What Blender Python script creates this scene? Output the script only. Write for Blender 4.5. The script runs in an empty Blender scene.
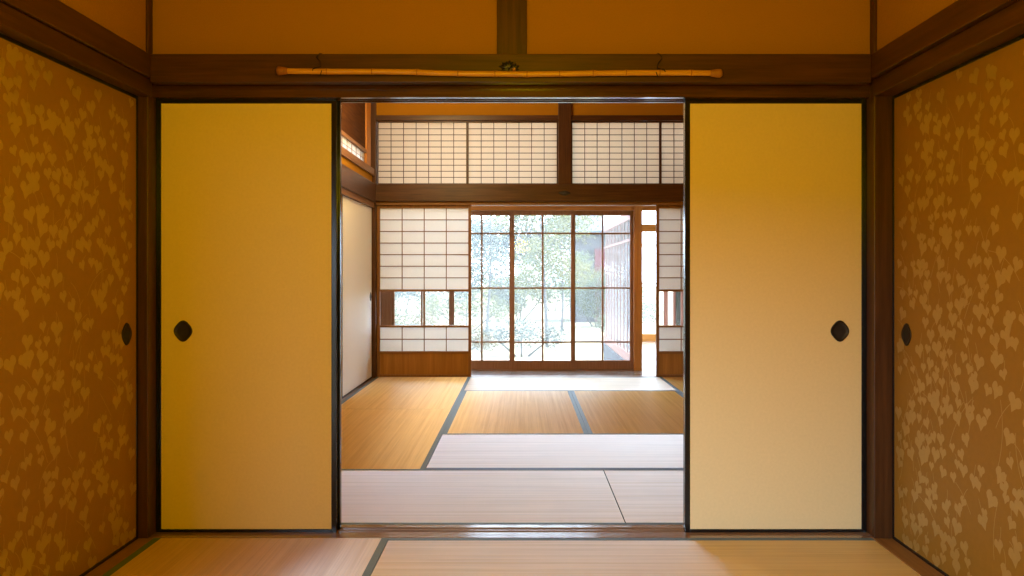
import bpy, math, random
from mathutils import Vector, Matrix
PI = math.pi
sc = bpy.context.scene
col = sc.collection

# ------------------------------------------------------------------ render look
sc.view_settings.view_transform = 'Standard'
sc.view_settings.look = 'None'
sc.view_settings.gamma = 1.0
sc.view_settings.use_curve_mapping = False
sc.view_settings.exposure = 0.0
sc.cycles.use_denoising = True
sc.cycles.max_bounces = 10
sc.cycles.diffuse_bounces = 6
sc.cycles.glossy_bounces = 4
sc.cycles.transmission_bounces = 8
sc.cycles.transparent_max_bounces = 24
sc.cycles.sample_clamp_indirect = 6.0
sc.cycles.caustics_reflective = False
sc.cycles.caustics_refractive = False

# ------------------------------------------------------------------ camera
H, F, VX, VY = 1.06, 803.0, 521.5, 273.0
cd = bpy.data.cameras.new('camera')
cam = bpy.data.objects.new('camera', cd)
col.objects.link(cam)
cam.location = (0, 0, H)
cam.rotation_euler = (PI / 2, 0, 0)
cd.sensor_width = 36.0
cd.lens = 36.0 * F / 1024.0
cd.shift_x = -(VX - 512) / 1024.0
cd.shift_y = (VY - 288) / 1024.0
cd.clip_end = 400
sc.camera = cam

# ------------------------------------------------------------------ materials
def new_mat(name):
    m = bpy.data.materials.new(name)
    m.use_nodes = True
    nt = m.node_tree
    return m, nt, nt.nodes['Principled BSDF'], nt.nodes['Material Output']

def rgba(c):
    return (c[0], c[1], c[2], 1.0)

def coords(nt, scale=(1, 1, 1)):
    tc = nt.nodes.new('ShaderNodeTexCoord')
    mp = nt.nodes.new('ShaderNodeMapping')
    mp.inputs['Scale'].default_value = scale
    nt.links.new(tc.outputs['Object'], mp.inputs['Vector'])
    return mp.outputs['Vector']

def noise(nt, vec, scale, detail=4, rough=0.6):
    n = nt.nodes.new('ShaderNodeTexNoise')
    n.inputs['Scale'].default_value = scale
    n.inputs['Detail'].default_value = detail
    n.inputs['Roughness'].default_value = rough
    nt.links.new(vec, n.inputs['Vector'])
    return n.outputs['Fac']

def ramp(nt, fac, c0, c1, p0=0.3, p1=0.7):
    r = nt.nodes.new('ShaderNodeValToRGB')
    r.color_ramp.elements[0].color = rgba(c0)
    r.color_ramp.elements[1].color = rgba(c1)
    r.color_ramp.elements[0].position = p0
    r.color_ramp.elements[1].position = p1
    nt.links.new(fac, r.inputs['Fac'])
    return r.outputs['Color']

def bump(nt, fac, bsdf, strength, dist):
    b = nt.nodes.new('ShaderNodeBump')
    b.inputs['Strength'].default_value = strength
    b.inputs['Distance'].default_value = dist
    nt.links.new(fac, b.inputs['Height'])
    nt.links.new(b.outputs['Normal'], bsdf.inputs['Normal'])

def wood(name, c0, c1, axis, rough=0.45, spec=0.4, scale=60):
    m, nt, b, o = new_mat(name)
    s = [1.0, 1.0, 1.0]
    s['xyz'.index(axis)] = 0.05
    v = coords(nt, s)
    f = noise(nt, v, scale, 5, 0.65)
    nt.links.new(ramp(nt, f, c0, c1, 0.3, 0.72), b.inputs['Base Color'])
    b.inputs['Roughness'].default_value = rough
    b.inputs['Specular IOR Level'].default_value = spec
    bump(nt, f, b, 0.12, 0.002)
    return m

def plain(name, c, rough=0.6, spec=0.3, metal=0.0, var=0.08, nscale=30, bumps=0.0):
    m, nt, b, o = new_mat(name)
    v = coords(nt)
    f = noise(nt, v, nscale, 4)
    c0 = [x * (1 - var) for x in c]
    c1 = [min(1, x * (1 + var)) for x in c]
    nt.links.new(ramp(nt, f, c0, c1), b.inputs['Base Color'])
    b.inputs['Roughness'].default_value = rough
    b.inputs['Specular IOR Level'].default_value = spec
    b.inputs['Metallic'].default_value = metal
    if bumps:
        bump(nt, f, b, bumps, 0.002)
    return m

DK0, DK1 = (0.042, 0.0135, 0.0035), (0.102, 0.036, 0.009)
M = {}
for ax in 'xyz':
    M['dark_' + ax] = wood('dark_stained_wood_' + ax, DK0, DK1, ax, 0.38, 0.4)
    M['mid_' + ax] = wood('brown_wood_' + ax, (0.19, 0.082, 0.022), (0.33, 0.150, 0.042), ax, 0.45, 0.35)
    M['orange_' + ax] = wood('orange_wood_' + ax, (0.42, 0.16, 0.03), (0.60, 0.25, 0.05), ax, 0.45, 0.35)
    M['door_' + ax] = wood('weathered_red_wood_' + ax, (0.27, 0.13, 0.070), (0.40, 0.205, 0.115), ax, 0.5, 0.3)
M['sill'] = wood('worn_polished_sill', (0.17, 0.085, 0.045), (0.30, 0.16, 0.09), 'x', 0.15, 1.0)
M['lintel'] = wood('worn_polished_lintel', DK0, DK1, 'x', 0.16, 0.8)
M['matte_y'] = wood('unpolished_dark_boards', DK0, DK1, 'y', 0.75, 0.12)
M['board'] = wood('cedar_board', (0.29, 0.125, 0.022), (0.46, 0.21, 0.04), 'z', 0.5, 0.3, 25)
M['polished'] = wood('polished_veranda_boards', (0.20, 0.16, 0.13), (0.30, 0.25, 0.21), 'x', 0.16, 0.9, 30)
M['plaster'] = plain('ochre_sand_plaster', (0.40, 0.18, 0.012), 0.95, 0.1, 0, 0.10, 220, 0.25)
M['fusuma'] = plain('cream_fusuma_paper', (0.80, 0.60, 0.33), 0.62, 0.25, 0, 0.03, 90, 0.05)
M['white_paper'] = plain('white_fusuma_paper', (0.85, 0.83, 0.78), 0.6, 0.25, 0, 0.02, 90)
M['gold_paper'] = plain('ochre_patterned_paper', (0.31, 0.145, 0.018), 0.45, 0.35, 0, 0.06, 40)
M['mica'] = plain('mica_leaf_print', (0.44, 0.26, 0.07), 0.32, 0.9, 0.15, 0.05, 60)
M['lacquer'] = plain('black_lacquer', (0.006, 0.005, 0.005), 0.22, 0.5, 0, 0.05)
M['iron'] = plain('dark_iron', (0.035, 0.024, 0.018), 0.45, 0.5, 0.6, 0.3)
M['cup'] = plain('pull_cup_metal', (0.028, 0.020, 0.018), 0.5, 0.4, 0.4, 0.2)
M['bronze'] = plain('dark_bronze', (0.055, 0.05, 0.04), 0.4, 0.6, 0.7, 0.3)
M['gilt'] = plain('gilt_metal', (0.55, 0.26, 0.05), 0.35, 0.6, 0.7, 0.2)
M['cord'] = plain('black_cord', (0.02, 0.012, 0.008), 0.7, 0.2)
M['ceiling'] = wood('ceiling_boards', (0.30, 0.17, 0.07), (0.42, 0.25, 0.10), 'y', 0.6, 0.2, 20)
M['ground'] = plain('pale_garden_ground', (0.17, 0.145, 0.085), 0.95, 0.1, 0, 0.35, 0.7)
M['stone'] = plain('grey_stone', (0.34, 0.34, 0.37), 0.9, 0.2, 0, 0.25, 8, 0.3)
M['bark'] = plain('bark', (0.10, 0.09, 0.08), 0.9, 0.1, 0, 0.3, 25, 0.4)
M['pinkwood'] = wood('pale_red_wood', (0.22, 0.085, 0.055), (0.30, 0.14, 0.10), 'z', 0.6, 0.2)
M['slate'] = plain('blue_grey_roof_tiles', (0.06, 0.07, 0.08), 0.7, 0.3, 0, 0.2, 6)
M['redwall'] = plain('red_painted_boards', (0.10, 0.022, 0.02), 0.8, 0.2, 0, 0.2, 6)
M['greywall'] = plain('grey_weathered_boards', (0.075, 0.065, 0.062), 0.9, 0.1, 0, 0.25, 6)

# bamboo: joints darken the culm a little along its length
def bamboo():
    m, nt, b, o = new_mat('bamboo_culm')
    f = noise(nt, coords(nt, (0.1, 1, 1)), 90, 4)
    nt.links.new(ramp(nt, f, (0.50, 0.21, 0.012), (0.68, 0.33, 0.025)), b.inputs['Base Color'])
    b.inputs['Roughness'].default_value = 0.35
    return m
M['bamboo'] = bamboo()
M['bamboo_node'] = plain('bamboo_joint', (0.36, 0.14, 0.03), 0.5, 0.3, 0, 0.2)
M['bamboo_root'] = plain('bamboo_root_end', (0.30, 0.10, 0.025), 0.6, 0.3, 0, 0.3, 60)

# translucent shoji paper
def shoji_paper(name, c, t):
    m, nt, b, o = new_mat(name)
    nt.nodes.remove(b)
    f = noise(nt, coords(nt), 120, 3)
    cc = ramp(nt, f, [x * 0.96 for x in c], c)
    d = nt.nodes.new('ShaderNodeBsdfDiffuse')
    tr = nt.nodes.new('ShaderNodeBsdfTranslucent')
    mx = nt.nodes.new('ShaderNodeMixShader')
    mx.inputs[0].default_value = t
    nt.links.new(cc, d.inputs['Color'])
    nt.links.new(cc, tr.inputs['Color'])
    nt.links.new(d.outputs[0], mx.inputs[1])
    nt.links.new(tr.outputs[0], mx.inputs[2])
    nt.links.new(mx.outputs[0], o.inputs['Surface'])
    return m
M['shoji'] = shoji_paper('shoji_paper', (0.92, 0.89, 0.84), 0.55)
M['ranma'] = shoji_paper('warm_shoji_paper', (0.78, 0.66, 0.53), 0.60)  # warmer, darker tone than the other shoji paper

# clear glass, and glass with a white veil mixed in for glare haze
def glass(name, veil):
    m, nt, b, o = new_mat(name)
    nt.nodes.remove(b)
    tr = nt.nodes.new('ShaderNodeBsdfTransparent')
    gl = nt.nodes.new('ShaderNodeBsdfGlossy')
    gl.inputs['Roughness'].default_value = 0.03
    fr = nt.nodes.new('ShaderNodeLayerWeight')
    fr.inputs['Blend'].default_value = 0.12
    mx = nt.nodes.new('ShaderNodeMixShader')
    nt.links.new(fr.outputs['Fresnel'], mx.inputs[0])
    nt.links.new(tr.outputs[0], mx.inputs[1])
    nt.links.new(gl.outputs[0], mx.inputs[2])
    out = mx.outputs[0]
    if veil:
        tl = nt.nodes.new('ShaderNodeBsdfTranslucent')
        tl.inputs['Color'].default_value = (0.95, 0.95, 0.95, 1)
        m2 = nt.nodes.new('ShaderNodeMixShader')
        f = noise(nt, coords(nt), 2.0, 3)
        mr = nt.nodes.new('ShaderNodeMapRange')
        mr.inputs['To Min'].default_value = veil * 0.7
        mr.inputs['To Max'].default_value = veil * 1.3
        nt.links.new(f, mr.inputs['Value'])
        nt.links.new(mr.outputs[0], m2.inputs[0])
        nt.links.new(out, m2.inputs[1])
        nt.links.new(tl.outputs[0], m2.inputs[2])
        out = m2.outputs[0]
    nt.links.new(out, o.inputs['Surface'])
    return m
M['glass'] = glass('clear_pane_glass', 0.0)
M['veiled'] = glass('glare_veil_glass', 0.07)

# tatami: rushes run along the mat's local X; the sheen is drawn out across them
def tatami():
    m, nt, b, o = new_mat('woven_rush')
    f = noise(nt, coords(nt, (0.02, 1, 1)), 130, 4, 0.7)
    f2 = noise(nt, coords(nt, (1, 1, 1)), 2.2, 3)
    c1 = ramp(nt, f, (0.66, 0.38, 0.06), (0.90, 0.54, 0.10), 0.25, 0.75)
    c2 = ramp(nt, f2, (0.90, 0.90, 0.90), (1.0, 1.0, 1.0))
    mx = nt.nodes.new('ShaderNodeMixRGB')
    mx.blend_type = 'MULTIPLY'
    mx.inputs[0].default_value = 1.0
    nt.links.new(c1, mx.inputs[1])
    nt.links.new(c2, mx.inputs[2])
    nt.links.new(mx.outputs[0], b.inputs['Base Color'])
    b.inputs['Roughness'].default_value = 0.9
    b.inputs['Specular IOR Level'].default_value = 0.1
    g = nt.nodes.new('ShaderNodeBsdfAnisotropic')
    g.distribution = 'GGX'
    f3 = noise(nt, coords(nt, (0.012, 1, 1)), 42, 3, 0.7)
    nt.links.new(ramp(nt, f3, (0.70, 0.70, 0.72), (1, 1, 1), 0.3, 0.62), g.inputs['Color'])
    g.inputs['Roughness'].default_value = 0.50
    g.inputs['Anisotropy'].default_value = ANISO
    tg = nt.nodes.new('ShaderNodeTangent')
    tg.direction_type = 'UV_MAP'
    tg.uv_map = 'UVMap'
    nt.links.new(tg.outputs[0], g.inputs['Tangent'])
    ms = nt.nodes.new('ShaderNodeMixShader')
    fr = nt.nodes.new('ShaderNodeFresnel')
    fr.inputs['IOR'].default_value = 4.2
    nt.links.new(fr.outputs[0], ms.inputs[0])
    nt.links.new(b.outputs[0], ms.inputs[1])
    nt.links.new(g.outputs[0], ms.inputs[2])
    nt.links.new(ms.outputs[0], o.inputs['Surface'])
    w = nt.nodes.new('ShaderNodeTexWave')
    w.bands_direction = 'Y'
    w.inputs['Scale'].default_value = 30.0
    w.inputs['Distortion'].default_value = 0.6
    nt.links.new(coords(nt), w.inputs['Vector'])
    bump(nt, w.outputs['Fac'], b, 0.25, 0.003)
    bump(nt, w.outputs['Fac'], g, 0.12, 0.003)
    return m
ANISO = -0.70
M['tatami'] = tatami()
M['straw_core'] = plain('dark_straw_core', (0.05, 0.04, 0.025), 0.95, 0.05)  # shade of the gaps between mats, put into the colour
M['border'] = plain('blue_grey_cloth_border', (0.10, 0.145, 0.185), 0.6, 0.4, 0, 0.15, 200)

def leaf_mat(name, c0, c1):
    m, nt, b, o = new_mat(name)
    nt.nodes.remove(b)
    f = noise(nt, coords(nt), 1.6, 3)
    cc = ramp(nt, f, c0, c1)
    d = nt.nodes.new('ShaderNodeBsdfDiffuse')
    tr = nt.nodes.new('ShaderNodeBsdfTranslucent')
    mx = nt.nodes.new('ShaderNodeMixShader')
    mx.inputs[0].default_value = 0.45
    nt.links.new(cc, d.inputs['Color'])
    nt.links.new(cc, tr.inputs['Color'])
    nt.links.new(d.outputs[0], mx.inputs[1])
    nt.links.new(tr.outputs[0], mx.inputs[2])
    nt.links.new(mx.outputs[0], o.inputs['Surface'])
    return m
M['leaf_yellow'] = leaf_mat('yellow_green_leaves', (0.125, 0.125, 0.05), (0.22, 0.205, 0.09))
M['leaf_green'] = leaf_mat('pale_green_leaves', (0.095, 0.11, 0.06), (0.165, 0.175, 0.105))
M['leaf_grey'] = leaf_mat('grey_green_leaves', (0.09, 0.102, 0.085), (0.145, 0.155, 0.13))
M['leaf_gold'] = leaf_mat('golden_grass', (0.11, 0.085, 0.03), (0.17, 0.13, 0.055))

# ------------------------------------------------------------------ mesh helpers
class MB:
    def __init__(s):
        s.v, s.f, s.mi = [], [], []
    def add(s, vs, fs, mi=0):
        o = len(s.v)
        s.v += [tuple(p) for p in vs]
        s.f += [tuple(i + o for i in q) for q in fs]
        s.mi += [mi] * len(fs)
        return s
    def box(s, x0, x1, y0, y1, z0, z1, mi=0):
        vs = [(x0, y0, z0), (x1, y0, z0), (x1, y1, z0), (x0, y1, z0), (x0, y0, z1), (x1, y0, z1), (x1, y1, z1), (x0, y1, z1)]
        return s.add(vs, [(0, 3, 2, 1), (4, 5, 6, 7), (0, 1, 5, 4), (1, 2, 6, 5), (2, 3, 7, 6), (3, 0, 4, 7)], mi)
    def frame(s, x0, x1, z0, z1, y0, y1, wl, wr, wb, wt):
        """a rectangular frame standing in the XZ plane"""
        s.box(x0, x0 + wl, y0, y1, z0, z1)
        s.box(x1 - wr, x1, y0, y1, z0, z1)
        s.box(x0 + wl, x1 - wr, y0, y1, z0, z0 + wb)
        s.box(x0 + wl, x1 - wr, y0, y1, z1 - wt, z1)
        return s
    def prism(s, poly, a0, a1, axis='x', mi=0):
        """closed polygon of (p, q) extruded along axis; x: (y, z), y: (x, z), z: (x, y)"""
        n = len(poly)
        def P(p, a):
            return {'x': (a, p[0], p[1]), 'y': (p[0], a, p[1]), 'z': (p[0], p[1], a)}[axis]
        vs = [P(p, a0) for p in poly] + [P(p, a1) for p in poly]
        fs = [tuple(range(n - 1, -1, -1)), tuple(range(n, 2 * n))]
        fs += [(i, (i + 1) % n, n + (i + 1) % n, n + i) for i in range(n)]
        return s.add(vs, fs, mi)
    def tube(s, pts, radii, seg=12, mi=0, caps=True):
        pts = [Vector(p) for p in pts]
        if not hasattr(radii, '__len__'):
            radii = [radii] * len(pts)
        vs, n = [], len(pts)
        up = Vector((0.13, 0.31, 0.94)).normalized()
        for i, p in enumerate(pts):
            t = (pts[min(i + 1, n - 1)] - pts[max(i - 1, 0)]).normalized()
            a = t.cross(up)
            if a.length < 1e-3:
                a = t.cross(Vector((1, 0, 0)))
            a.normalize()
            b = t.cross(a)
            for k in range(seg):
                q = 2 * PI * k / seg
                vs.append(p + (a * math.cos(q) + b * math.sin(q)) * radii[i])
        fs = []
        for i in range(n - 1):
            for k in range(seg):
                k2 = (k + 1) % seg
                fs.append((i * seg + k, i * seg + k2, (i + 1) * seg + k2, (i + 1) * seg + k))
        if caps:
            fs.append(tuple(range(seg - 1, -1, -1)))
            fs.append(tuple((n - 1) * seg + k for k in range(seg)))
        return s.add(vs, fs, mi)
    def build(s, name, mats, parent=None, loc=(0, 0, 0), bev=0.0, smooth=False, uv=False):
        me = bpy.data.meshes.new(name)
        me.from_pydata(s.v, [], s.f)
        if not isinstance(mats, (list, tuple)):
            mats = [mats]
        for m in mats:
            me.materials.append(M[m])
        for p, mi in zip(me.polygons, s.mi):
            p.material_index = mi
            p.use_smooth = smooth
        if uv:
            lay = me.uv_layers.new(name='UVMap')
            for lp in me.loops:
                c = me.vertices[lp.vertex_index].co
                lay.data[lp.index].uv = (c.x + 0.3 * c.z, c.y + 0.3 * c.z)
        me.update()
        o = bpy.data.objects.new(name, me)
        col.objects.link(o)
        o.location = loc
        if parent:
            o.parent = parent
        if bev:
            b = o.modifiers.new('bevel', 'BEVEL')
            b.width = bev
            b.segments = 2
            b.limit_method = 'ANGLE'
        return o

def thing(name, label, cat, loc=(0, 0, 0), rz=0.0, group=None):
    o = bpy.data.objects.new(name, None)
    o.empty_display_size = 0.1
    col.objects.link(o)
    o.location = loc
    o.rotation_euler = (0, 0, rz)
    tag(o, label, cat, group)
    return o

def tag(o, label, cat, group=None):
    o['label'] = label
    o['category'] = cat
    if group:
        o['group'] = group
    return o

def struct(name, mb, mats, bev=0.0, **k):
    o = mb.build(name, mats, bev=bev, **k)
    o['kind'] = 'structure'
    return o

def dup(root, loc, rz=0.0, label=None, group=None):
    r = root.copy()
    col.objects.link(r)
    r.location = loc
    r.rotation_euler = (0, 0, rz)
    if label:
        r['label'] = label
    if group:
        r['group'] = group
    for ch in list(root.children):
        c = ch.copy()
        col.objects.link(c)
        c.parent = r
        for g in list(ch.children):
            d = g.copy()
            col.objects.link(d)
            d.parent = c
    return r

# ------------------------------------------------------------------ layout numbers
U = 0.961                       # half a mat
YS0, YS1 = 3.212, 3.378         # front sill, near and far edge
FX0, FX1 = -1.481, 2.363        # far room, left and right
FY1 = YS1 + 5 * U               # far edge of far room mats  (8.183)
NX0, NX1 = -1.470, 1.402        # near room mats
PL, PR = -1.493, 1.410          # inner faces of the corner posts
NB = -2.90                      # back of the near room
CN, CF = 2.50, 3.00             # ceilings
SILL_Z, LIN = 0.0, 1.765

# ------------------------------------------------------------------ floors
f = MB().box(NX0 - 0.16, NX1 + 0.14, NB, YS1, -0.16, -0.056)
f.box(NX0, NX1, NB, YS0 - 2 * U, -0.056, 0.0)
f.box(NX0 + 0.93 + 0.01, NX1, YS0 - 2 * U, YS0 - U, -0.056, 0.0)
struct('floor', f, 'tatami', uv=True)
struct('floor_far_room', MB().box(FX0 - 0.12, FX1 + 0.1, YS1, FY1, -0.16, -0.056), 'dark_x')
struct('floor_veranda', MB().box(FX0 - 0.12, FX1 + 0.1, FY1 + 0.115, 8.90, -0.16, -0.006)
       .box(1.34, FX1 + 0.1, 8.90, 12.50, -0.16, -0.006), 'polished')
struct('ground', MB().box(-60, 60, -60, 90, -0.62, -0.42), 'ground')

struct('wall_sky_block', MB().box(-4.5, -4.3, -12, 6.5, -.42, 3.1).box(-4.65, -4.15, -12, 6.5, 3.1, 3.25), 'greywall')  # unseen wall added to keep low sky light out of the left window

# ------------------------------------------------------------------ tatami mats
def make_mat(L, W, label, loc, rz, group):
    t = thing('tatami_mat', label, 'tatami mat', loc, rz, group)
    b = MB().box(-L / 2 + 0.0022, L / 2 - 0.0022, -W / 2 + 0.0292, W / 2 - 0.0292, -0.055, 0.0)
    b.mi[3] = b.mi[5] = 1                       # end faces coloured dark for the shade in the seams
    b.build('woven_rush', ['tatami', 'straw_core'], t, uv=True)
    for s in (-1, 1):
        y0, y1 = sorted((s * (W / 2 - 0.0290), s * (W / 2 - 0.0006)))
        c = MB().box(-L / 2 + 0.0008, L / 2 - 0.0008, y0, y1, -0.055, 0.0007)
        c.build('cloth_border', 'border', t)
    return t
GF = 'tatami mats of the far room'
x_ = lambda k: FX0 + k * U
y_ = lambda k: YS1 + k * U
m0 = make_mat(2 * U, U, 'wide pale tatami mat just beyond the sill, left of the thin slanting seam', (x_(1), y_(.5), 0), 0, GF)
mats = [
    (x_(3), y_(.5), 0, 'short-looking pale tatami mat beyond the sill, right of the thin slanting seam'),
    (x_(2), y_(1.5), 0, 'brightest white-sheened tatami mat, second row beyond the sill, in front of two brown mats'),
    (x_(.5), y_(2), PI / 2, 'orange tatami mat running lengthwise on the left, nearer half of that strip'),
    (x_(.5), y_(4), PI / 2, 'orange tatami mat on the left reaching the foot of the paper screen with wooden base'),
    (x_(1.5), y_(3), PI / 2, 'brown tatami mat, left one of the central pair lying lengthwise'),
    (x_(2.5), y_(3), PI / 2, 'brown glossy tatami mat, right one of the central pair lying lengthwise'),
    (x_(2), y_(4.5), 0, 'narrow white-looking tatami mat along the veranda edge before the glass doors'),
    (x_(3.5), y_(4), PI / 2, 'orange tatami mat corner at the foot of the right-hand paper screen'),
]
for a, b, r, lab in mats:
    dup(m0, (a, b, 0), r, lab, GF)
dup(m0, (x_(3.5), y_(2), 0), PI / 2, 'tatami mat on the right side of the far room behind the pale sliding panel', GF)
GN = 'tatami mats of the near room'
make_mat(NX1 - NX0 - 0.94, U, 'pale tatami mat in the foreground in front of the sill', ((NX0 + 0.94 + NX1) / 2, YS0 - U / 2, 0), 0, GN)
make_mat(2 * U, 0.94, 'orange tatami mat in the left foreground below the yellow sliding panel', (NX0 + 0.47, YS0 - U, 0), PI / 2, GN)

# ------------------------------------------------------------------ partition between the rooms
prof = [(YS0, -0.055), (YS1, -0.055), (YS1, 0.001), (3.342, 0.001), (3.342, -0.004), (3.311, -0.004), (3.311, 0.001),
        (3.304, 0.001), (3.304, -0.004), (3.278, -0.004), (3.278, 0.001), (YS0, 0.001)]
struct('trim_1', MB().prism(prof, PL - 0.0, PR + 0.0), 'sill')
KL = 1.770
prof = [(3.244, KL), (3.276, KL), (3.276, KL + .014), (3.306, KL + .014), (3.306, KL), (3.310, KL), (3.310, KL + .014),
        (3.339, KL + .014), (3.339, KL), (3.352, KL), (3.352, 1.83), (3.244, 1.83)]
struct('trim_2', MB().prism(prof[::-1], PL, PR), 'lintel')
struct('trim_3', MB().box(-1.466, 1.381, 3.168, 3.211, 1.812, 1.925), 'dark_x', 0.003)          # front nageshi beam
struct('wall_front', MB().box(PL, PR, 3.25, 3.33, 1.83, CN).box(FX0, FX1, 3.331, 3.37, 1.83, CF)
       .box(PR + 0.08, FX1, 3.25, 3.37, -0.05, 1.83), 'plaster')
struct('trim_4', MB().box(-0.099, 0.022, 3.228, 3.25, 1.925, CN), 'dark_z', 0.002)
struct('trim_5', MB().box(PL - 0.12, PL, YS0 - 0.002, YS1 + 0.01, -0.05, CF), 'dark_z', 0.003)       # corner posts
struct('trim_6', MB().box(PR, PR + 0.12, YS0 - 0.002, YS1 + 0.01, -0.05, CF), 'dark_z', 0.003)

# side walls of the near room
SW = 0.95
LX, RX = -1.532, 1.482            # faces of the side panels
OY0, OY1, OZ1 = -2.40, 0.50, 1.55      # low garden window in the left wall, beside the camera
struct('trim_7', MB().box(-1.60, NX0 - 0.001, NB, YS0 - 0.003, -0.055, 0.0)
       .box(-1.60, LX - 0.004, NB, YS0 - 0.003, 0.0, 0.001), 'mid_y', 0.002)
struct('trim_8', MB().box(NX1 + 0.001, 1.55, NB, YS0 - 0.003, -0.055, 0.0), 'mid_y', 0.002)
struct('trim_9', MB().box(-1.60, -1.478, NB, YS0 - 0.003, LIN, 1.83), 'dark_y', 0.003)
struct('trim_10', MB().box(1.405, 1.55, NB, YS0 - 0.003, LIN, 1.83), 'dark_y', 0.003)
struct('trim_11', MB().box(-1.56, -1.466, NB, 3.21, 1.832, 1.925), 'dark_y', 0.003)
struct('trim_12', MB().box(1.381, 1.53, NB, 3.21, 1.832, 1.925), 'dark_y', 0.003)
struct('wall_left', MB().box(-1.68, -1.601, NB, OY0, -0.05, CN).box(-1.68, -1.601, OY1, YS0, -0.05, CN).box(-1.68, -1.601, OY0, OY1, OZ1, CN)
       .box(-1.60, -1.502, NB, YS0 - 0.003, 1.925, CN).box(-1.60, LX, NB, OY0, 0.001, LIN).box(-1.60, LX, OY0, OY1, OZ1, LIN).box(-1.60, LX, OY1, YS0 - .010 - SW, .001, LIN), 'plaster')
struct('wall_right', MB().box(1.551, 1.63, NB, YS0, -0.05, CN).box(1.421, 1.55, NB, YS0 - 0.003, 1.925, CN)
       .box(RX, 1.55, NB, 1.30, 0.001, LIN), 'plaster')
struct('ceiling', MB().box(-1.68, 1.63, NB - 0.1, 3.331, CN, CN + 0.06), 'ceiling')
struct('wall_back', MB().box(-1.68, 1.63, NB - 0.1, NB, -0.05, CN), 'plaster')

# ------------------------------------------------------------------ sliding panels
def pull_outline(n, rx, rz, p=2.35):
    pts = []
    for k in range(n):
        a = 2 * PI * k / n
        c, s = math.cos(a), math.sin(a)
        # slightly lozenge-shaped oval
        r = 1.0 - 0.05 * math.cos(4 * a + PI)
        pts.append((rx * c * r, rz * s * r))
    return pts

def finger_pull(parent, x, y, z, rx=0.036, rz=0.0415):
    """oval metal pull; the panel's face is the plane y, facing -y"""
    n = 40
    prof = [(1.0, 0.0), (1.0, -0.0025), (0.95, -0.0042), (0.86, -0.0036), (0.82, -0.0018)]
    mb = MB()
    vs, fs = [], []
    for q, d in prof:
        for (a, b) in pull_outline(n, rx * q, rz * q):
            vs.append((a, d, b))
    for i in range(len(prof) - 1):
        for k in range(n):
            k2 = (k + 1) % n
            fs.append((i * n + k, i * n + k2, (i + 1) * n + k2, (i + 1) * n + k))
    mb.add(vs, fs)
    rim = mb.build('finger_pull', 'iron', parent, (x, y, z), smooth=True)
    mb = MB()
    vs, fs = [], []
    prof = [(0.83, -0.0022), (0.79, -0.0006), (0.55, -0.0003), (0.25, -0.0003)]
    for q, d in prof:
        for (a, b) in pull_outline(n, rx * q, rz * q):
            vs.append((a, d, b))
    for i in range(len(prof) - 1):
        for k in range(n):
            k2 = (k + 1) % n
            fs.append((i * n + k, i * n + k2, (i + 1) * n + k2, (i + 1) * n + k))
    fs.append(tuple((len(prof) - 1) * n + k for k in range(n)))
    mb.add(vs, fs)
    mb.build('pull_cup', 'cup', rim, smooth=True)
    return rim

def heart(size, rot, cx, cz, rnd):
    """three-lobed heart leaf hanging tip down, as an (x, z) fan"""
    half = [(0.0, .24), (.08, .38), (.22, .46), (.37, .42), (.48, .27), (.51, .08), (.38, -.07), (.26, -.13), (.13, -.32), (0.0, -.52)]
    w = rnd.uniform(.92, 1.12)
    pts = [(x * size * w, z * size) for x, z in half] + [(-x * size * w, z * size) for x, z in half[-2:0:-1]]
    c, s = math.cos(rot), math.sin(rot)
    return [(cx + x * c - z * s, cz + x * s + z * c) for x, z in pts]

def vine(pm, x, z, ang, length, curl, y, x0, x1):
    n, hw = 7, 0.0011
    vs = []
    for k in range(n):
        a = ang + curl * k / (n - 1)
        vs += [(x + math.sin(a) * hw, y, z - math.cos(a) * hw), (x - math.sin(a) * hw, y, z + math.cos(a) * hw)]
        x += math.cos(a) * length / (n - 1)
        z += math.sin(a) * length / (n - 1)
        if not x0 < x < x1:
            break
    m = len(vs) // 2
    if m > 1:
        pm.add(vs, [(2 * k, 2 * k + 2, 2 * k + 3, 2 * k + 1) for k in range(m - 1)], 1)

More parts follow.
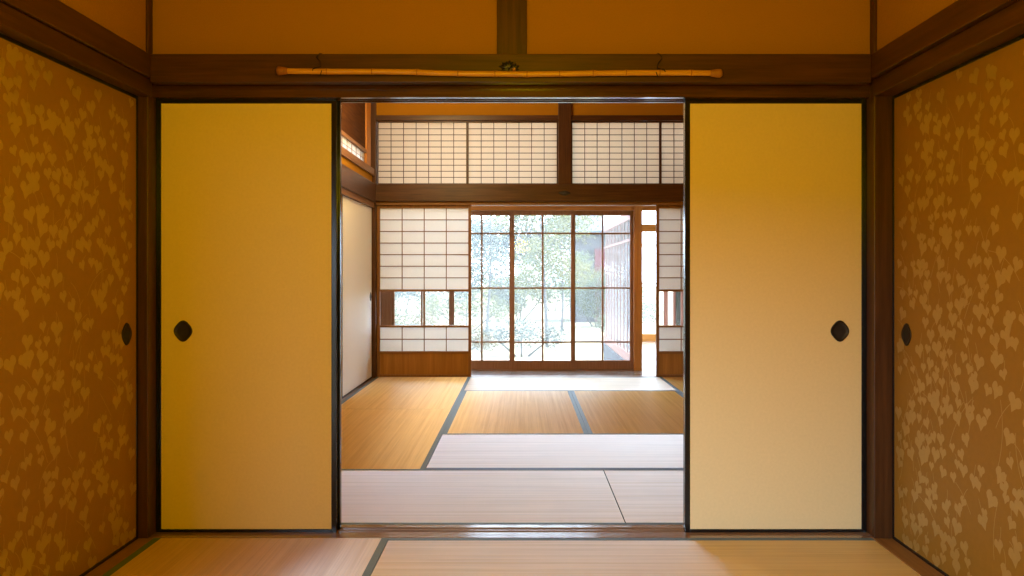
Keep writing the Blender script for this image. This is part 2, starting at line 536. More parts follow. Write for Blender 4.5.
def make_fusuma(label, W, loc, rz, pull_x, paper='fusuma', leaves=None, group=None, fw=0.021, fb=0.014, ft=0.026, z1=1.778):
    """local: width along x centred, front face y = 0 (frame 1 mm proud), height z"""
    t = thing('fusuma_screen', label, 'sliding door', loc, rz, group)
    fr = MB().frame(-W / 2, W / 2, -0.003, z1, -0.002, 0.022, fw, fw, fb + 0.003, ft)
    fr.build('frame', 'lacquer', t, bev=0.0015)
    pm = MB().box(-W / 2 + fw, W / 2 - fw, 0.0005, 0.0205, fb, z1 - ft)
    mts = [paper]
    if leaves is not None:
        mts.append('mica')
        rnd = random.Random(leaves)
        x0, x1, za, zb = -W / 2 + fw + 0.016, W / 2 - fw - 0.016, fb + 0.028, z1 - ft - 0.022
        step = 0.053
        nz = int((zb - za) / step) + 1
        nx = int((x1 - x0) / 0.058)
        for i in range(nx + 1):
            for j in range(nz + 1):
                u, w = i * 0.31, j * 0.31
                dens = 0.68 + 0.36 * math.sin(2.3 * u + 1.3 * math.sin(1.7 * w)) * math.cos(1.9 * w + 0.7 * u)
                if rnd.random() > dens:
                    continue
                cx = x0 + i * 0.058 + rnd.uniform(-0.026, 0.026) + (0.029 if j % 2 else 0)
                cz = za + j * step + rnd.uniform(-0.02, 0.02)
                sz = rnd.uniform(0.034, 0.062)
                if cx - sz / 2 < x0 - 0.015 or cx + sz / 2 > x1 + 0.015 or cz + sz * 0.46 > zb + 0.018:
                    continue
                h = heart(sz, rnd.uniform(-0.5, 0.5), cx, cz, rnd)
                y = 0.0003 - 0.0007 * rnd.random()
                pm.add([(cx, y, cz)] + [(a, y, b) for a, b in h], [(0, 1 + k, 1 + (k + 1) % 18) for k in range(18)], 1)
                # stalk
                if rnd.random() < 0.65 and cz + sz * 1.1 < zb:
                    vine(pm, cx, cz + sz * .24, rnd.uniform(-.5, .5) + PI / 2, sz * rnd.uniform(0.6, 1.5), rnd.uniform(-1, 1), y, x0, x1)
        for _ in range(46):
            vine(pm, rnd.uniform(x0, x1), rnd.uniform(za, zb - .26), PI / 2 + rnd.uniform(-.7, .7), rnd.uniform(.10, .24), rnd.uniform(-1.1, 1.1), .0002, x0, x1)
    pm.build('paper', mts, t)
    finger_pull(t, pull_x, 0.0, 0.823)
    return t

WL, WR = -0.755 - PL, PR - 0.667
make_fusuma('deep yellow plain paper sliding panel with black frame on the left of the opening', WL - 0.001, ((PL - 0.755) / 2, 3.280, 0), 0, -1.382 - (PL - 0.755) / 2, group='plain panels of the partition')
make_fusuma('pale cream plain paper sliding panel with black frame on the right of the opening', WR - 0.001, ((PR + 0.667) / 2, 3.280, 0), 0, 1.300 - (PR + 0.667) / 2, group='plain panels of the partition')
make_fusuma('rear sliding panel showing only a glossy black edge behind the deep yellow left panel', WL - 0.001, ((PL - 0.755) / 2 + 0.008, 3.3125, 0), 0, -0.2, group='plain panels of the partition')
make_fusuma('rear sliding panel showing only a lit edge behind the pale cream right panel', WR - 0.001, ((PR + 0.667) / 2 + 0.004, 3.3125, 0), 0, 0.2, group='plain panels of the partition')
# side panels: local -y faces the room
make_fusuma('dim ochre sliding panel printed with heart-shaped leaves on the left wall', SW, (LX, YS0 - 0.006 - SW / 2, 0), PI / 2, SW / 2 - 0.092, 'gold_paper', 11, 'leaf-printed side panels', fb=0.012, fw=0.014)
make_fusuma('ochre sliding panel with silvery leaf print catching light on the right wall', SW, (RX, YS0 - 0.006 - SW / 2, 0), -PI / 2, -(SW / 2 - 0.117), 'gold_paper', 23, 'leaf-printed side panels', fb=0.012, fw=0.014)
# the next panel on either side (its near edge is just outside the picture)
struct('trim_13', MB().box(RX, 1.55, 1.302, YS0 - 0.010 - SW, 0.001, LIN), 'gold_paper')

# ------------------------------------------------------------------ bamboo pole on the beam
def zpx(y, d): return H + (VY - y) * d / F
def xpx(x, d): return (x - VX) / F * d
PY = 3.140
pole = thing('bamboo_pole', 'long thin bamboo pole hung along the dark beam above the opening', 'bamboo pole', (xpx(500, PY), PY, zpx(73, PY)))
ox, oy, oz = pole.location
ctrl = [(277, 70.8), (300, 71.3), (340, 71.6), (380, 71.6), (410, 72.0), (440, 73.2), (480, 73.8), (527, 74.2), (565, 73.8), (600, 73.2), (640, 72.8), (680, 72.8), (722, 73.3)]
def pole_y(px):
    for (a, b), (c, d) in zip(ctrl, ctrl[1:]):
        if a <= px <= c:
            k = (px - a) / (c - a)
            k = k * k * (3 - 2 * k)
            return b + (d - b) * k
    return ctrl[-1][1]
pts, rad = [], []
nodes = [327, 372, 417, 458, 495, 527, 559.5, 593, 626, 659.5, 691]
px = 286.0
while px <= 712:
    near = min(abs(px - n) for n in nodes)
    pts.append((xpx(px, PY) - ox, 0, zpx(pole_y(px), PY) - oz))
    rad.append(0.0112 + (0.0010 if near < 1.2 else 0.0))
    px += 2.0
MB().tube(pts, rad, 16).build('culm', 'bamboo', pole, smooth=True)
for n in nodes:
    mb = MB()
    mb.tube([(xpx(n + d, PY) - ox, 0, zpx(pole_y(n), PY) - oz) for d in (-0.55, 0.55)], 0.0125, 16)
    mb.build('joint_ring', 'bamboo_node', pole, smooth=True)
def end_knob(a, b, flip):
    ps, rs = [], []
    for i in range(9):
        k = i / 8
        ps.append((xpx(a + (b - a) * k, PY) - ox, 0, zpx(pole_y(a + (b - a) * k), PY) - oz))
        k2 = 1 - k if flip else k
        rs.append(0.0118 + 0.0052 * math.sin(min(1, k2 * 1.35) * PI / 2) - (0.005 if k2 > 0.95 else 0))
    return MB().tube(ps, rs, 16)
end_knob(277, 288, True).build('root_end', 'bamboo_root', pole, smooth=True)
end_knob(710, 722, False).build('cut_end', 'bamboo_node', pole, smooth=True)

def hanger(cx, label, s):
    zt, yp = zpx(53.5, 3.165), pole_y(cx)
    zc = zpx(yp, PY)
    h = thing('cord_hanger', label, 'cord', (xpx(cx, PY), PY, zc), 0, 'cord loops holding the pole')
    P = []
    R = 0.0150
    # loop round the pole, leaning, then up to a hook over the top of the beam
    for k in range(15):
        a = -PI * 0.5 + 2 * PI * k / 14
        P.append((s * (-0.018 + 0.036 * k / 14), -math.cos(a + PI / 2) * R * 0.98, math.sin(a + PI / 2) * R))
    MB().tube(P, 0.0018, 8).build('wound_loop', 'cord', h, smooth=True)
    q = zt - zc
    P = [(-s * 0.012, -0.0135, 0.008), (s * 0.010, 0.004, 0.020), (s * 0.002, 0.022, 0.045), (-s * 0.012, 0.0245, 0.062),
         (-s * 0.010, 0.0245, q - 0.012), (0.0, 0.0255, q), (s * 0.006, 0.033, q + 0.001), (s * 0.006, 0.046, q - 0.002)]
    MB().tube(P, 0.0018, 8).build('hook_strand', 'cord', h, smooth=True)
hanger(318, 'dark cord loop holding the left end of the bamboo pole', 1)
hanger(660, 'dark cord loop holding the right end of the bamboo pole', -1)

# nail covers on the beams
def petal(mb, ang, l, w, lift, cx=0, cz=0, y0=0.0):
    n = 7
    c, s = math.cos(ang), math.sin(ang)
    vs, fs = [], []
    for i in range(n):
        k = i / (n - 1)
        wid = w * (math.sin(PI * (0.12 + 0.88 * k)) ** 0.8) if k < 1 else 0.0004
        for side, hgt in ((-1, 0.2), (0, 1.0), (1, 0.2)):
            u, v = l * k, side * wid / 2
            vs.append((cx + u * c - v * s, y0 - 0.001 - lift * hgt * math.sin(PI * min(1, 0.25 + k * 0.7)), cz + u * s + v * c))
    for i in range(n - 1):
        for j in range(2):
            fs.append((i * 3 + j, i * 3 + j + 1, (i + 1) * 3 + j + 1, (i + 1) * 3 + j))
    mb.add(vs, fs)
NY = 3.168
nc = thing('nail_cover', 'small dark leaf-shaped metal ornament on the front beam above the bamboo pole', 'ornament', (xpx(510, NY), NY, zpx(68.5, NY)))
mb = MB()
for a, l, w in ((168, .040, .014), (142, .036, .014), (112, .030, .015), (85, .032, .014), (60, .030, .012), (200, .034, .013), (225, .022, .012)):
    petal(mb, math.radians(a), l, w, 0.007, -0.004, 0.0)
for a, l, w in ((55, .024, .010), (20, .028, .011), (-12, .026, .010)):
    petal(mb, math.radians(a), l, w, 0.006, 0.010, 0.0)
o = mb.build('leaves', 'bronze', nc, smooth=True)
sm = o.modifiers.new('thickness', 'SOLIDIFY'); sm.thickness = 0.0012
mb = MB()
for k in range(5):
    petal(mb, 2 * PI * k / 5 + 0.3, .0095, .0085, 0.008, 0.016, -0.004)
o = mb.build('blossom', 'gilt', nc, smooth=True)
sm = o.modifiers.new('thickness', 'SOLIDIFY'); sm.thickness = 0.001

# ------------------------------------------------------------------ far room shell
FW = FY1                          # near edge of the far sill
prof = [(FW + .001, -0.055), (FW + .113, -0.055), (FW + .113, 0.001), (FW + .001, 0.001)]
struct('trim_15', MB().prism(prof, FX0, FX1), 'mid_x')
struct('trim_16', MB().box(FX0, FX1, FW - 0.02, FW + .113, 1.752, 1.786), 'mid_x', 0.002)
struct('trim_17', MB().box(FX0, FX1, FW - 0.06, FW + .10, 1.786, 1.957), 'dark_x', 0.004)
struct('trim_18', MB().box(FX0, FX1, FW - 0.02, FW + .10, 2.612, 2.665), 'dark_x', 0.003)
struct('trim_19', MB().box(0.373, 0.507, FW - 0.035, FW + .10, 1.957, CF), 'dark_z', 0.003)
struct('trim_20', MB().box(FX0 - 0.12, FX0 + 0.004, FW - 0.06, FW + .113, -0.05, CF), 'dark_z', 0.004)
struct('wall_far', MB().box(FX0, 0.373, FW + .0, FW + .09, 2.665, CF).box(0.507, FX1, FW, FW + .09, 2.665, CF), 'plaster')
# left wall of the far room
WX = -1.512
struct('trim_21', MB().box(-1.60, FX0 - 0.001, YS1 + .011, FW - 0.061, -0.055, 0.0), 'dark_y', 0.002)
struct('trim_22', MB().box(-1.60, -1.488, YS1 + .011, FW - 0.061, 1.722, 1.772), 'mid_y', 0.002)
struct('trim_23', MB().box(-1.60, -1.470, YS1 + .011, FW - 0.061, 1.772, 1.957), 'dark_y', 0.003)
struct('wall_far_left', MB().box(-1.64, -1.601, YS1 + .011, FW - 0.061, -0.05, 2.12).box(-1.60, -1.508, YS1 + .011, FW - 0.061, 1.957, 2.045)
       .box(-1.60, WX, YS1 + .011, 6.76, 0.0, 1.722)
       .box(-1.64, -1.601, YS1 + .011, 5.9, 2.12, CF).box(-1.64, -1.601, 5.9, FW - .061, 2.46, CF).box(-1.64, -1.601, 7.66, FW - .061, 2.12, 2.46), 'plaster')
struct('trim_24', MB().box(-1.60, -1.488, 5.4, FW - 0.061, 2.045, 2.112), 'mid_y', 0.002)      # transom sill
struct('trim_25', MB().box(-1.60, -1.500, 5.4, 7.78, 2.222, 2.255), 'mid_y', 0.002)
struct('trim_26', MB().box(-1.58, -1.515, 5.4, 7.78, 2.255, CF), 'matte_y')                      # boards above the slit
struct('trim_27', MB().box(-1.60, -1.498, 7.78, 7.98, 2.112, CF), 'orange_z', 0.003)
# transom lattice strip in the slit
tw = thing('slit_window', 'narrow bright slit of latticed paper high on the far left wall', 'paper window', (-1.525, 6.7, 2.112))
MB().box(-.004, .004, -1.06, 1.07, 0, .108).build('paper', 'shoji', tw)
mb = MB()
for k in range(12):
    yy = -1.05 + 2.11 * k / 11
    mb.box(.0045, .008, yy - .004, yy + .004, 0, .108)
mb.box(.0045, .007, -1.06, 1.07, .052, .056)
mb.build('lattice', 'mid_y', tw)
make_fusuma('white paper sliding panel with thin black frame on the left wall of the far room', 1.35, (WX, 7.442, 0), PI / 2, 0.595, 'white_paper', None, None, fw=0.014, fb=0.016, ft=0.02, z1=1.735)
struct('wall_far_right', MB().box(FX1 + 0.001, FX1 + 0.1, YS1, FW + .113, -0.05, CF), 'plaster')
struct('wall_wing_right', MB().box(FX1 + 0.001, FX1 + 0.06, FW + .114, 9.6, .06, 1.80).box(FX1 + 0.001, FX1 + 0.06, FW + .114, 12.62, -0.05, .06).box(FX1 + 0.001, FX1 + 0.06, FW + .114, 12.62, 1.80, CF), 'white_paper')
wr = struct('window_4', MB().box(FX1 + .005, FX1 + .05, 8.90, 12.6, .06, .14).box(FX1 + .005, FX1 + .05, 8.90, 12.6, 1.72, 1.80)
            .box(FX1 + .01, FX1 + .045, 8.90, 12.6, .88, .90).box(FX1 + .01, FX1 + .045, 8.90, 12.6, 1.48, 1.50), 'pinkwood')
mb = MB()
for k in range(7):
    mb.box(FX1 + .004, FX1 + .05, 8.93 + k * .6 - .02, 8.93 + k * .6 + .02, .06, 1.80)
mb.build('stiles', 'pinkwood', wr)
MB().box(FX1 + .025, FX1 + .028, FW + .114, 12.6, .14, 1.72).build('pane', 'glass', wr)
struct('ceiling_far_room', MB().box(-1.64, FX1 + 0.1, 3.331, 8.98, CF, CF + 0.06), 'ceiling')

# far nail cover
fc = MB()
vs, fs = [], []
n = 24
for q, d in ((1.0, 0.0), (0.9, -0.008), (0.55, -0.016), (0.2, -0.019)):
    for k in range(n):
        a = 2 * PI * k / n
        r = 1.0 + 0.28 * abs(math.cos(a)) ** 6
        vs.append((0.048 * q * r * math.cos(a), d, 0.024 * q * math.sin(a)))
for i in range(3):
    for k in range(n):
        k2 = (k + 1) % n
        fs.append((i * n + k, i * n + k2, (i + 1) * n + k2, (i + 1) * n + k))
fs.append(tuple(3 * n + k for k in range(n)))
fc.add(vs, fs)
o = fc.build('nail_cover', 'bronze', None, (xpx(564.5, FW - .06), FW - 0.06, zpx(193.2, FW - .06)), smooth=True)
tag(o, 'small pointed oval metal ornament on the beam of the far wall', 'ornament')

# ------------------------------------------------------------------ paper screens of the far wall
def make_shoji(label, x0, x1):
    W = x1 - x0
    t = thing('shoji_screen', label, 'paper screen', ((x0 + x1) / 2, FW + 0.03, 0), 0, 'tall paper screens of the far wall')
    w = 0.030
    a, b = -W / 2, W / 2
    fr = MB().frame(a, b, 0.002, 1.7515, -0.015, 0.015, w, w, 0.022, 0.030)
    fr.build('frame', 'mid_z', t, bev=0.002)
    MB().box(a + w, b - w, -0.015, 0.015, 0.870, 0.892).box(a + w, b - w, -0.015, 0.015, 0.505, 0.525).box(a + w, b - w, -0.015, 0.015, 0.236, 0.260).build('cross_rails', 'mid_x', t)
    MB().box(a + w, b - w, -0.004, 0.006, 0.024, 0.236).build('base_board', 'board', t)
    for nm, z0, z1, rows in (('upper', 0.892, 1.7215, 7), ('lower', 0.260, 0.505, 2)):
        p = MB().box(a + w, b - w, 0.0035, 0.0050, z0, z1)
        p.build('paper', 'shoji', t)
        lt = MB()
        for k in range(1, 4):
            xx = a + w + (W - 2 * w) * k / 4
            lt.box(xx - .0040, xx + .0040, -0.010, 0.0034, z0, z1)
        for k in range(1, rows):
            zz = z0 + (z1 - z0) * k / rows
            lt.box(a + w, b - w, -0.009, 0.0034, zz - .0045, zz + .0045)
        lt.build('lattice', 'mid_x', t)
    MB().box(a + w, b - w, 0.001, 0.004, 0.525, 0.870).build('glass_pane', 'glass', t)
    MB().box(-.009, .009, -0.012, 0.012, 0.525, 0.870).build('glazing_bar', 'mid_z', t)
    return t
make_shoji('tall paper screen with a glass strip and wooden base, left of the glass doors', -1.476, -0.513)
make_shoji('tall paper screen partly hidden behind the pale right sliding panel', 1.376, 2.339)

def make_ranma(label, x0, x1):
    W = x1 - x0
    z0, z1 = 1.958, 2.611
    t = thing('transom_screen', label, 'paper screen', ((x0 + x1) / 2, FW + 0.03, z0), 0, 'latticed paper screens above the far beam')
    h = z1 - z0
    MB().frame(-W / 2, W / 2, 0, h, -0.014, 0.014, .012, .012, .018, .014).build('frame', 'dark_x', t, bev=0.0015)
    MB().box(-W / 2 + .012, W / 2 - .012, 0.004, 0.0055, .018, h - .014).build('paper', 'ranma', t)
    lt = MB()
    for k in range(1, 7):
        xx = -W / 2 + .012 + (W - .024) * k / 7
        lt.box(xx - .0032, xx + .0032, -.006, .0039, .018, h - .014)
    for k in range(1, 10):
        zz = .018 + (h - .032) * k / 10
        lt.box(-W / 2 + .012, W / 2 - .012, -.005, .0039, zz - .0032, zz + .0032)
    lt.build('lattice', 'dark_x', t)
make_ranma('leftmost latticed paper screen high above the far beam', -1.474, -0.5531)
make_ranma('latticed paper screen above the far beam, touching the left side of the short post', -0.5529, 0.3725)
make_ranma('latticed paper screen above the far beam, touching the right side of the short post', 0.5075, 1.4189)
make_ranma('rightmost latticed paper screen above the far beam, cut off by the right sliding panel', 1.4191, 2.335)

# ------------------------------------------------------------------ veranda and glass doors
DY = 8.82
struct('trim_28', MB().box(-1.46, FX1, DY - 0.05, DY + 0.06, 1.745, 1.86), 'orange_x', 0.003)     # lintel above the doors
struct('trim_29', MB().box(-1.60, -1.425, DY - 0.06, DY + 0.06, -0.05, CF), 'door_z', 0.003)
struct('trim_30', MB().box(1.228, 1.318, DY - 0.06, DY + 0.06, -0.05, CF), 'orange_z', 0.003)
struct('trim_31', MB().box(-1.425, 1.228, DY - 0.05, DY + 0.06, -0.16, 0.000), 'door_x', 0.002)
struct('wall_veranda', MB().box(-1.64, -1.60, FW + .114, 8.98, -0.05, CF), 'plaster')
gw = struct('window_1', MB().frame(-1.425, 1.228, 1.861, CF - .001, DY - .02, DY + .02, .03, .03, .03, .03)
            .box(-.12, -.09, DY - .02, DY + .02, 1.89, CF - .03), 'door_x')
MB().box(-1.395, 1.198, DY - .002, DY + .002, 1.89, CF - .03).build('pane', 'glass', gw)

def make_glass_door(label, x0, x1, y, rich):
    W = x1 - x0
    t = thing('glass_sliding_door', label, 'glass door', ((x0 + x1) / 2, y, 0), 0, 'glass doors of the veranda')
    t['kind'] = 'thing'
    a, b, w = -W / 2, W / 2, 0.034
    MB().frame(a, b, 0.002, 1.742, -.015, .015, w, w, .098, .048).build('frame', 'door_z', t, bev=0.002)
    mt = MB().box(-.0085, .0085, -.010, .010, .100, 1.694)
    for z in (.302, .895, 1.495):
        mt.box(a + w, b - w, -.009, .009, z - .008, z + .008)
    mt.build('glazing_bars', 'door_x', t)
    MB().box(a + w, b - w, -.0015, .0015, .100, 1.694).build('glass_pane', 'veiled', t)
    return t
make_glass_door('glass door seen through the glass strip of the left paper screen', -1.424, -0.760, DY - .017, 0)
make_glass_door('glass door directly right of the left paper screen, partly hidden by it', -0.775, -0.098, DY + .017, 0)
make_glass_door('middle glass door with four rows of panes before the brightest trees', -0.112, 0.575, DY - .017, 0)
make_glass_door('rightmost glass door, through which the slatted wing of the house shows', 0.556, 1.226, DY + .017, 0)

# wing of the veranda running away into the garden
wx = 1.285
wg = struct('window_2', MB().box(wx, wx + .05, 8.99, 12.55, 1.70, 1.80).box(wx, wx + .05, 8.99, 12.55, -.02, .09)
            .box(wx + .005, wx + .045, 8.99, 12.55, 1.440, 1.468), 'pinkwood')
mb = MB()
yy = 9.12
while yy < 12.55:
    mb.box(wx + .004, wx + .014, yy - .028, yy + .028, .09, 1.70)
    yy += 0.345
mb.build('slats', 'pinkwood', wg)
MB().box(wx + .02, wx + .023, 8.99, 12.55, .09, 1.70).build('pane', 'veiled', wg)
struct('wall_wing', MB().box(wx - .02, wx + .05, 8.99, 12.55, -.16, -.021).box(wx - .0, wx + .05, 8.99, 12.55, -.42, -.165), 'greywall')
struct('wall_wing_top', MB().box(wx, wx + .05, 8.99, 12.55, 1.801, 2.35), 'white_paper')
struct('ceiling_wing', MB().box(wx - .35, FX1 + .1, 8.985, 12.62, 2.36, 2.42), 'ceiling')
wn = struct('window_3', MB().box(1.34, FX1, 12.5, 12.56, 1.70, 1.82).box(1.34, FX1, 12.5, 12.56, -.02, .11)
            .box(1.34, FX1, 12.5, 12.56, 2.13, 2.35)
            .box(1.34, FX1, 12.51, 12.54, .885, .905).box(1.34, FX1, 12.51, 12.54, 1.485, 1.505)
            .box(1.34, 1.38, 12.5, 12.56, .11, 2.13), 'orange_x')
MB().box(2.22, 2.28, 12.5, 12.56, .11, 1.70).build('stile', 'pinkwood', wn)
MB().box(1.34, FX1, 12.52, 12.524, .11, 2.13).build('pane', 'veiled', wn)

# ------------------------------------------------------------------ garden
def leaves(mb, c, r, n, size, rnd, squash=1.0):
    for _ in range(n):
        while True:
            p = Vector((rnd.uniform(-1, 1), rnd.uniform(-1, 1), rnd.uniform(-1, 1)))
            if p.length <= 1:
                break
        p = p * (0.55 + 0.45 * rnd.random())
        q = Vector(c) + Vector((p.x * r, p.y * r, p.z * r * squash))
        a = Vector((rnd.uniform(-1, 1), rnd.uniform(-1, 1), rnd.uniform(-.6, .6))).normalized()
        b = a.cross(Vector((rnd.uniform(-1, 1), rnd.uniform(-1, 1), rnd.uniform(-1, 1)))).normalized()
        nn = a.cross(b) * size * 0.18
        l, w = size * rnd.uniform(.7, 1.3), size * rnd.uniform(.3, .5)
        mb.add([q - a * l / 2, q - b * w / 2 + nn, q + a * l / 2, q + b * w / 2 + nn], [(0, 1, 2), (0, 2, 3)])

def make_tree(label, x, y, h, crowns, mat, seed, leafsize=.11, n=330, lean=0.0):
    rnd = random.Random(seed)
    t = thing('garden_tree', label, 'tree', (x, y, -.42), 0, 'trees in the garden')
    tr = MB()
    P, R = [], []
    for k in range(9):
        q = k / 8
        P.append((lean * q + .06 * math.sin(5 * q + seed), .05 * math.cos(4 * q + seed), h * q))
        R.append(.036 * (1 - .75 * q))
    tr.tube(P, R, 9)
    for c in crowns:
        k = min(7, max(2, int((c[2] / h) * 6)))
        p0 = Vector(P[k])
        p1 = Vector(c[:3])
        tr.tube([p0, p0.lerp(p1, .5) + Vector((0, 0, .08)), p1], [.010, .008, .005], 7)
    tr.build('trunk', 'bark', t, smooth=True)
    lf = MB()
    for (cx, cy, cz, r) in crowns:
        leaves(lf, (cx, cy, cz), r, int(2.6 * n * r * r / .5), leafsize, rnd, .8)
    lf.build('foliage', mat, t)
    return t
make_tree('pale tree on the far left of the garden behind the left paper screen', -3.6, 15.5, 4.2,
          [(0, 0, 2.2, .9), (.8, .2, 2.9, .8), (-.8, 0, 2.7, .8), (.2, -.2, 3.6, .8), (.9, 0, 1.6, .6)], 'leaf_green', 3)
make_tree('loose grey-green tree behind the left glass door', -.75, 18.5, 3.6,
          [(0, 0, 1.7, .8), (.5, .2, 1.1, .6), (-.7, 0, 1.2, .7), (-.1, 0, 2.4, .55)], 'leaf_grey', 5, .10, 230)
make_tree('yellow-green tree filling the middle glass door', .45, 16.0, 4.6,
          [(0, 0, 1.9, .75), (.55, .1, 2.5, .7), (-.55, .1, 2.6, .65), (.1, -.1, 3.3, .8), (-.35, 0, 1.3, .5), (.6, 0, 1.5, .5)], 'leaf_yellow', 8, .09, 300)
make_tree('thin pale tree between the middle and right glass doors', 1.0, 20.5, 3.6,
          [(0, 0, 1.3, .6), (.5, .1, 1.8, .45), (-.5, .1, 2.0, .6), (.0, -.1, 2.7, .6)], 'leaf_green', 13, .10, 230)
make_tree('distant tree rising behind the grey outbuilding', .2, 34.0, 6.5,
          [(0, 0, 2.6, 1.6), (1.4, .1, 3.2, 1.4), (-1.7, .1, 3.0, 1.6), (.0, -.1, 4.6, 1.6)], 'leaf_grey', 17, .24, 90)

def make_shrub(label, x, y, crowns, mat, seed, size=.06, n=900):
    rnd = random.Random(seed)
    t = thing('garden_shrub', label, 'shrub', (x, y, -.42), 0, 'shrubs in the garden')
    st = MB()
    for c in crowns:
        st.tube([(c[0] * .2, c[1] * .2, 0), (c[0] * .7, c[1] * .7, c[2] * .6), c[:3]], [.02, .015, .006], 6)
    st.build('stems', 'bark', t, smooth=True)
    lf = MB()
    for (cx, cy, cz, r) in crowns:
        leaves(lf, (cx, cy, cz), r, int(n * r * r / .25), size, rnd, .75)
    lf.build('foliage', mat, t)
make_shrub('low blue-grey rounded shrub at the foot of the middle glass door', .0, 14.2, [(0, 0, .42, .42), (.55, .1, .36, .36), (-.5, .1, .38, .38)], 'leaf_grey', 31)
make_shrub('golden clipped shrub at lower left of the garden', -1.35, 13.2, [(.35, 0, .48, .45), (-.3, 0, .55, .5), (.7, .2, .32, .3)], 'leaf_gold', 32)
make_shrub('pale green bushy shrub below the right glass door panes', 2.2, 17.6, [(0, 0, .5, .45), (.5, 0, .65, .5), (-.35, .1, .4, .35)], 'leaf_green', 33)
make_shrub('pale shrub seen through the glass strip of the left paper screen', -3.0, 13.6, [(0, 0, .8, .65), (.7, 0, .65, .55), (-.7, .1, .7, .6)], 'leaf_green', 34, .07, 600)
make_shrub('yellowish shrub behind the loose grey-green tree', -1.4, 20.5, [(0, 0, .7, .7), (.8, 0, .55, .55), (-.8, .1, .6, .6)], 'leaf_yellow', 35, .08, 500)

# outbuilding beyond the garden
hb = thing('outbuilding', 'distant small building with blue-grey roof and red wall in the garden', 'building', (1.85, 24.0, -.42))
MB().box(-.30, .34, .2, 2.0, 0, 2.72).box(.34, .95, .2, 2.0, 2.2, 2.72).build('wall', 'greywall', hb)
MB().box(-.28, .10, 0.0, .19, 0, 2.24).build('porch', 'greywall', hb)
MB().box(.35, .95, .1, 2.0, 0, 2.20).build('side_wall', 'redwall', hb)
MB().prism([(-.1, 2.66), (1.0, 3.22), (2.2, 2.66), (2.2, 2.74), (1.0, 3.32), (-.1, 2.74)], -.42, 1.1, 'x').build('roof', 'slate', hb)
make_shrub('tall pale hedge in front of the distant small building', 2.1, 22.2, [(-.7, 0, 1.0, .75), (.1, 0, 1.15, .75), (.8, .1, 1.0, .8), (-.2, -.2, .6, .6)], 'leaf_green', 36, .08, 600)
make_shrub('pale yellow-green bush under the trees behind the middle glass door', -.1, 25.0, [(-.6, 0, .9, .7), (.2, 0, 1.1, .7), (.8, .1, .8, .6), (-.1, -.2, .5, .55)], 'leaf_yellow', 37, .08, 600)
make_shrub('grey-green bush under the loose tree behind the left glass door', -3.2, 21.6, [(-.6, 0, .9, .7), (.2, 0, 1.1, .65), (.7, .1, .7, .5)], 'leaf_grey', 38, .08, 600)

make_shrub('wide pale bank of bushes far behind the left glass door', -2.3, 28.0, [(-2.0, 0, 1.2, 1.2), (-.7, .2, 1.5, 1.3), (.6, 0, 1.3, 1.2), (1.6, .1, .9, 1.0)], 'leaf_green', 41, .15, 150)
make_shrub('wide yellowish bank of bushes far behind the middle glass door', 1.2, 31.2, [(-.7, 0, 1.4, 1.2), (.5, .2, 1.7, 1.3), (1.7, 0, 1.3, 1.1)], 'leaf_yellow', 42, .15, 150)

# ------------------------------------------------------------------ light
w = bpy.data.worlds.new('sky')
sc.world = w
w.use_nodes = True
nt = w.node_tree
bg = nt.nodes['Background']
tc = nt.nodes.new('ShaderNodeTexCoord')
sp = nt.nodes.new('ShaderNodeSeparateXYZ')
rp = nt.nodes.new('ShaderNodeValToRGB')
rp.color_ramp.elements[0].position = 0.0
rp.color_ramp.elements[0].color = (0.62, 0.82, 1.0, 1)
rp.color_ramp.elements[1].position = 0.9
rp.color_ramp.elements[1].color = (0.55, 0.75, 1.0, 1)
e = rp.color_ramp.elements.new(0.2)
e.color = (0.68, 0.84, 1.0, 1)
nt.links.new(tc.outputs['Generated'], sp.inputs[0])
ma = nt.nodes.new('ShaderNodeMath')          # the sky away from the sun is a deeper blue
ma.operation = 'MULTIPLY_ADD'
mn = nt.nodes.new('ShaderNodeMath')
mn.operation = 'MINIMUM'
mn.inputs[1].default_value = 0.0
nt.links.new(sp.outputs['X'], mn.inputs[0])
nt.links.new(mn.outputs[0], ma.inputs[0])
ma.inputs[1].default_value = -0.55
nt.links.new(sp.outputs['Z'], ma.inputs[2])
nt.links.new(ma.outputs[0], rp.inputs['Fac'])
nt.links.new(rp.outputs['Color'], bg.inputs['Color'])
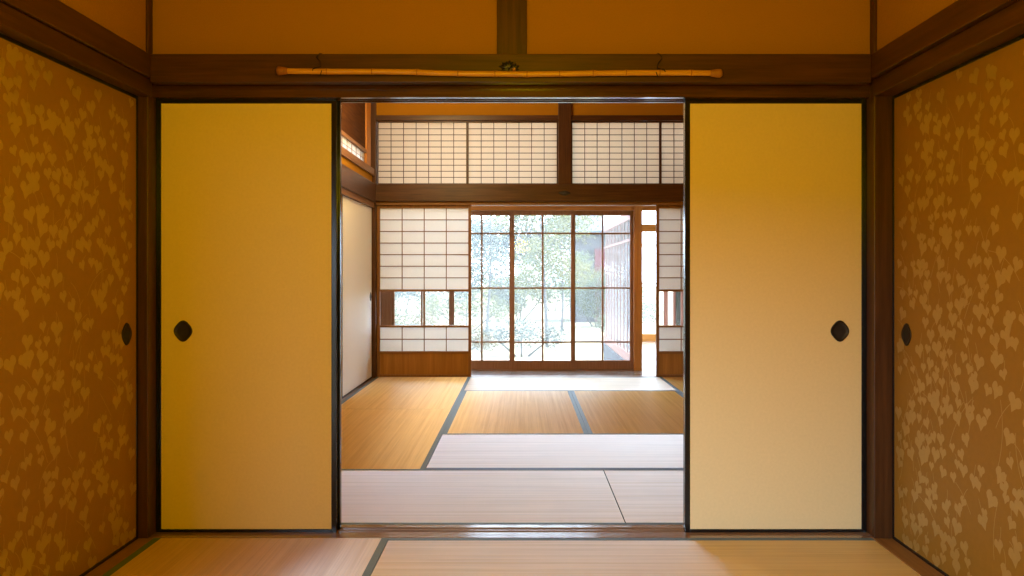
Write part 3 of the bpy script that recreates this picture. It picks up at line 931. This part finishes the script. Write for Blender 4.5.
bg.inputs['Strength'].default_value = 13.0

sd = bpy.data.lights.new('sun', 'SUN')
so = bpy.data.objects.new('sun', sd)
col.objects.link(so)
sd.energy = 13.0
sd.angle = 0.02
sd.color = (1.0, 0.94, 0.84)
so.rotation_euler = Vector((-0.60, -0.05, -0.74)).to_track_quat('-Z', 'Y').to_euler()

def portal(name, loc, sx, sy, rot):
    d = bpy.data.lights.new(name, 'AREA')
    d.shape = 'RECTANGLE'
    d.size, d.size_y = sx, sy
    d.cycles.is_portal = True
    o = bpy.data.objects.new(name, d)
    col.objects.link(o)
    o.location = loc
    o.rotation_euler = rot
    return o
portal('portal_doors', (-.1, DY + .10, .9), 2.65, 1.75, (-PI / 2, 0, 0))
portal('portal_above_doors', (-.1, DY + .10, 2.42), 2.65, 1.1, (-PI / 2, 0, 0))
portal('portal_wing', (1.88, 12.62, 1.1), 1.0, 2.1, (-PI / 2, 0, 0))
portal('portal_left', (-1.70, (OY0 + OY1) / 2, OZ1 / 2), OZ1, OY1 - OY0, (0, -PI / 2, 0))

wd = bpy.data.lights.new('added_daylight', 'AREA')      # area light added outdoors, standing in for sky light through the left window
wd.shape = 'DISK'
wd.size = 0.8
wd.energy = 500
wd.color = (0.52, 0.75, 1.0)
wo = bpy.data.objects.new('added_daylight', wd)
col.objects.link(wo)
wo.location = (-3.0, -3.5, 2.0)
wo.rotation_euler = Vector((4.1, 6.5, -1.4)).to_track_quat('-Z', 'Y').to_euler()

ld = bpy.data.lights.new('ceiling_lamp', 'POINT')
lo = bpy.data.objects.new('ceiling_lamp', ld)
col.objects.link(lo)
lo.location = (0.0, 0.9, 1.62)
ld.energy = 88
ld.shadow_soft_size = 0.16
ld.color = (1.0, 0.70, 0.0)
ld2 = bpy.data.lights.new('far_room_lamp', 'POINT')
lo2 = bpy.data.objects.new('far_room_lamp', ld2)
col.objects.link(lo2)
lo2.location = (-0.86, 6.3, 2.62)
ld2.energy = 112
ld2.shadow_soft_size = 0.35
ld2.color = (1.0, 0.70, 0.30)
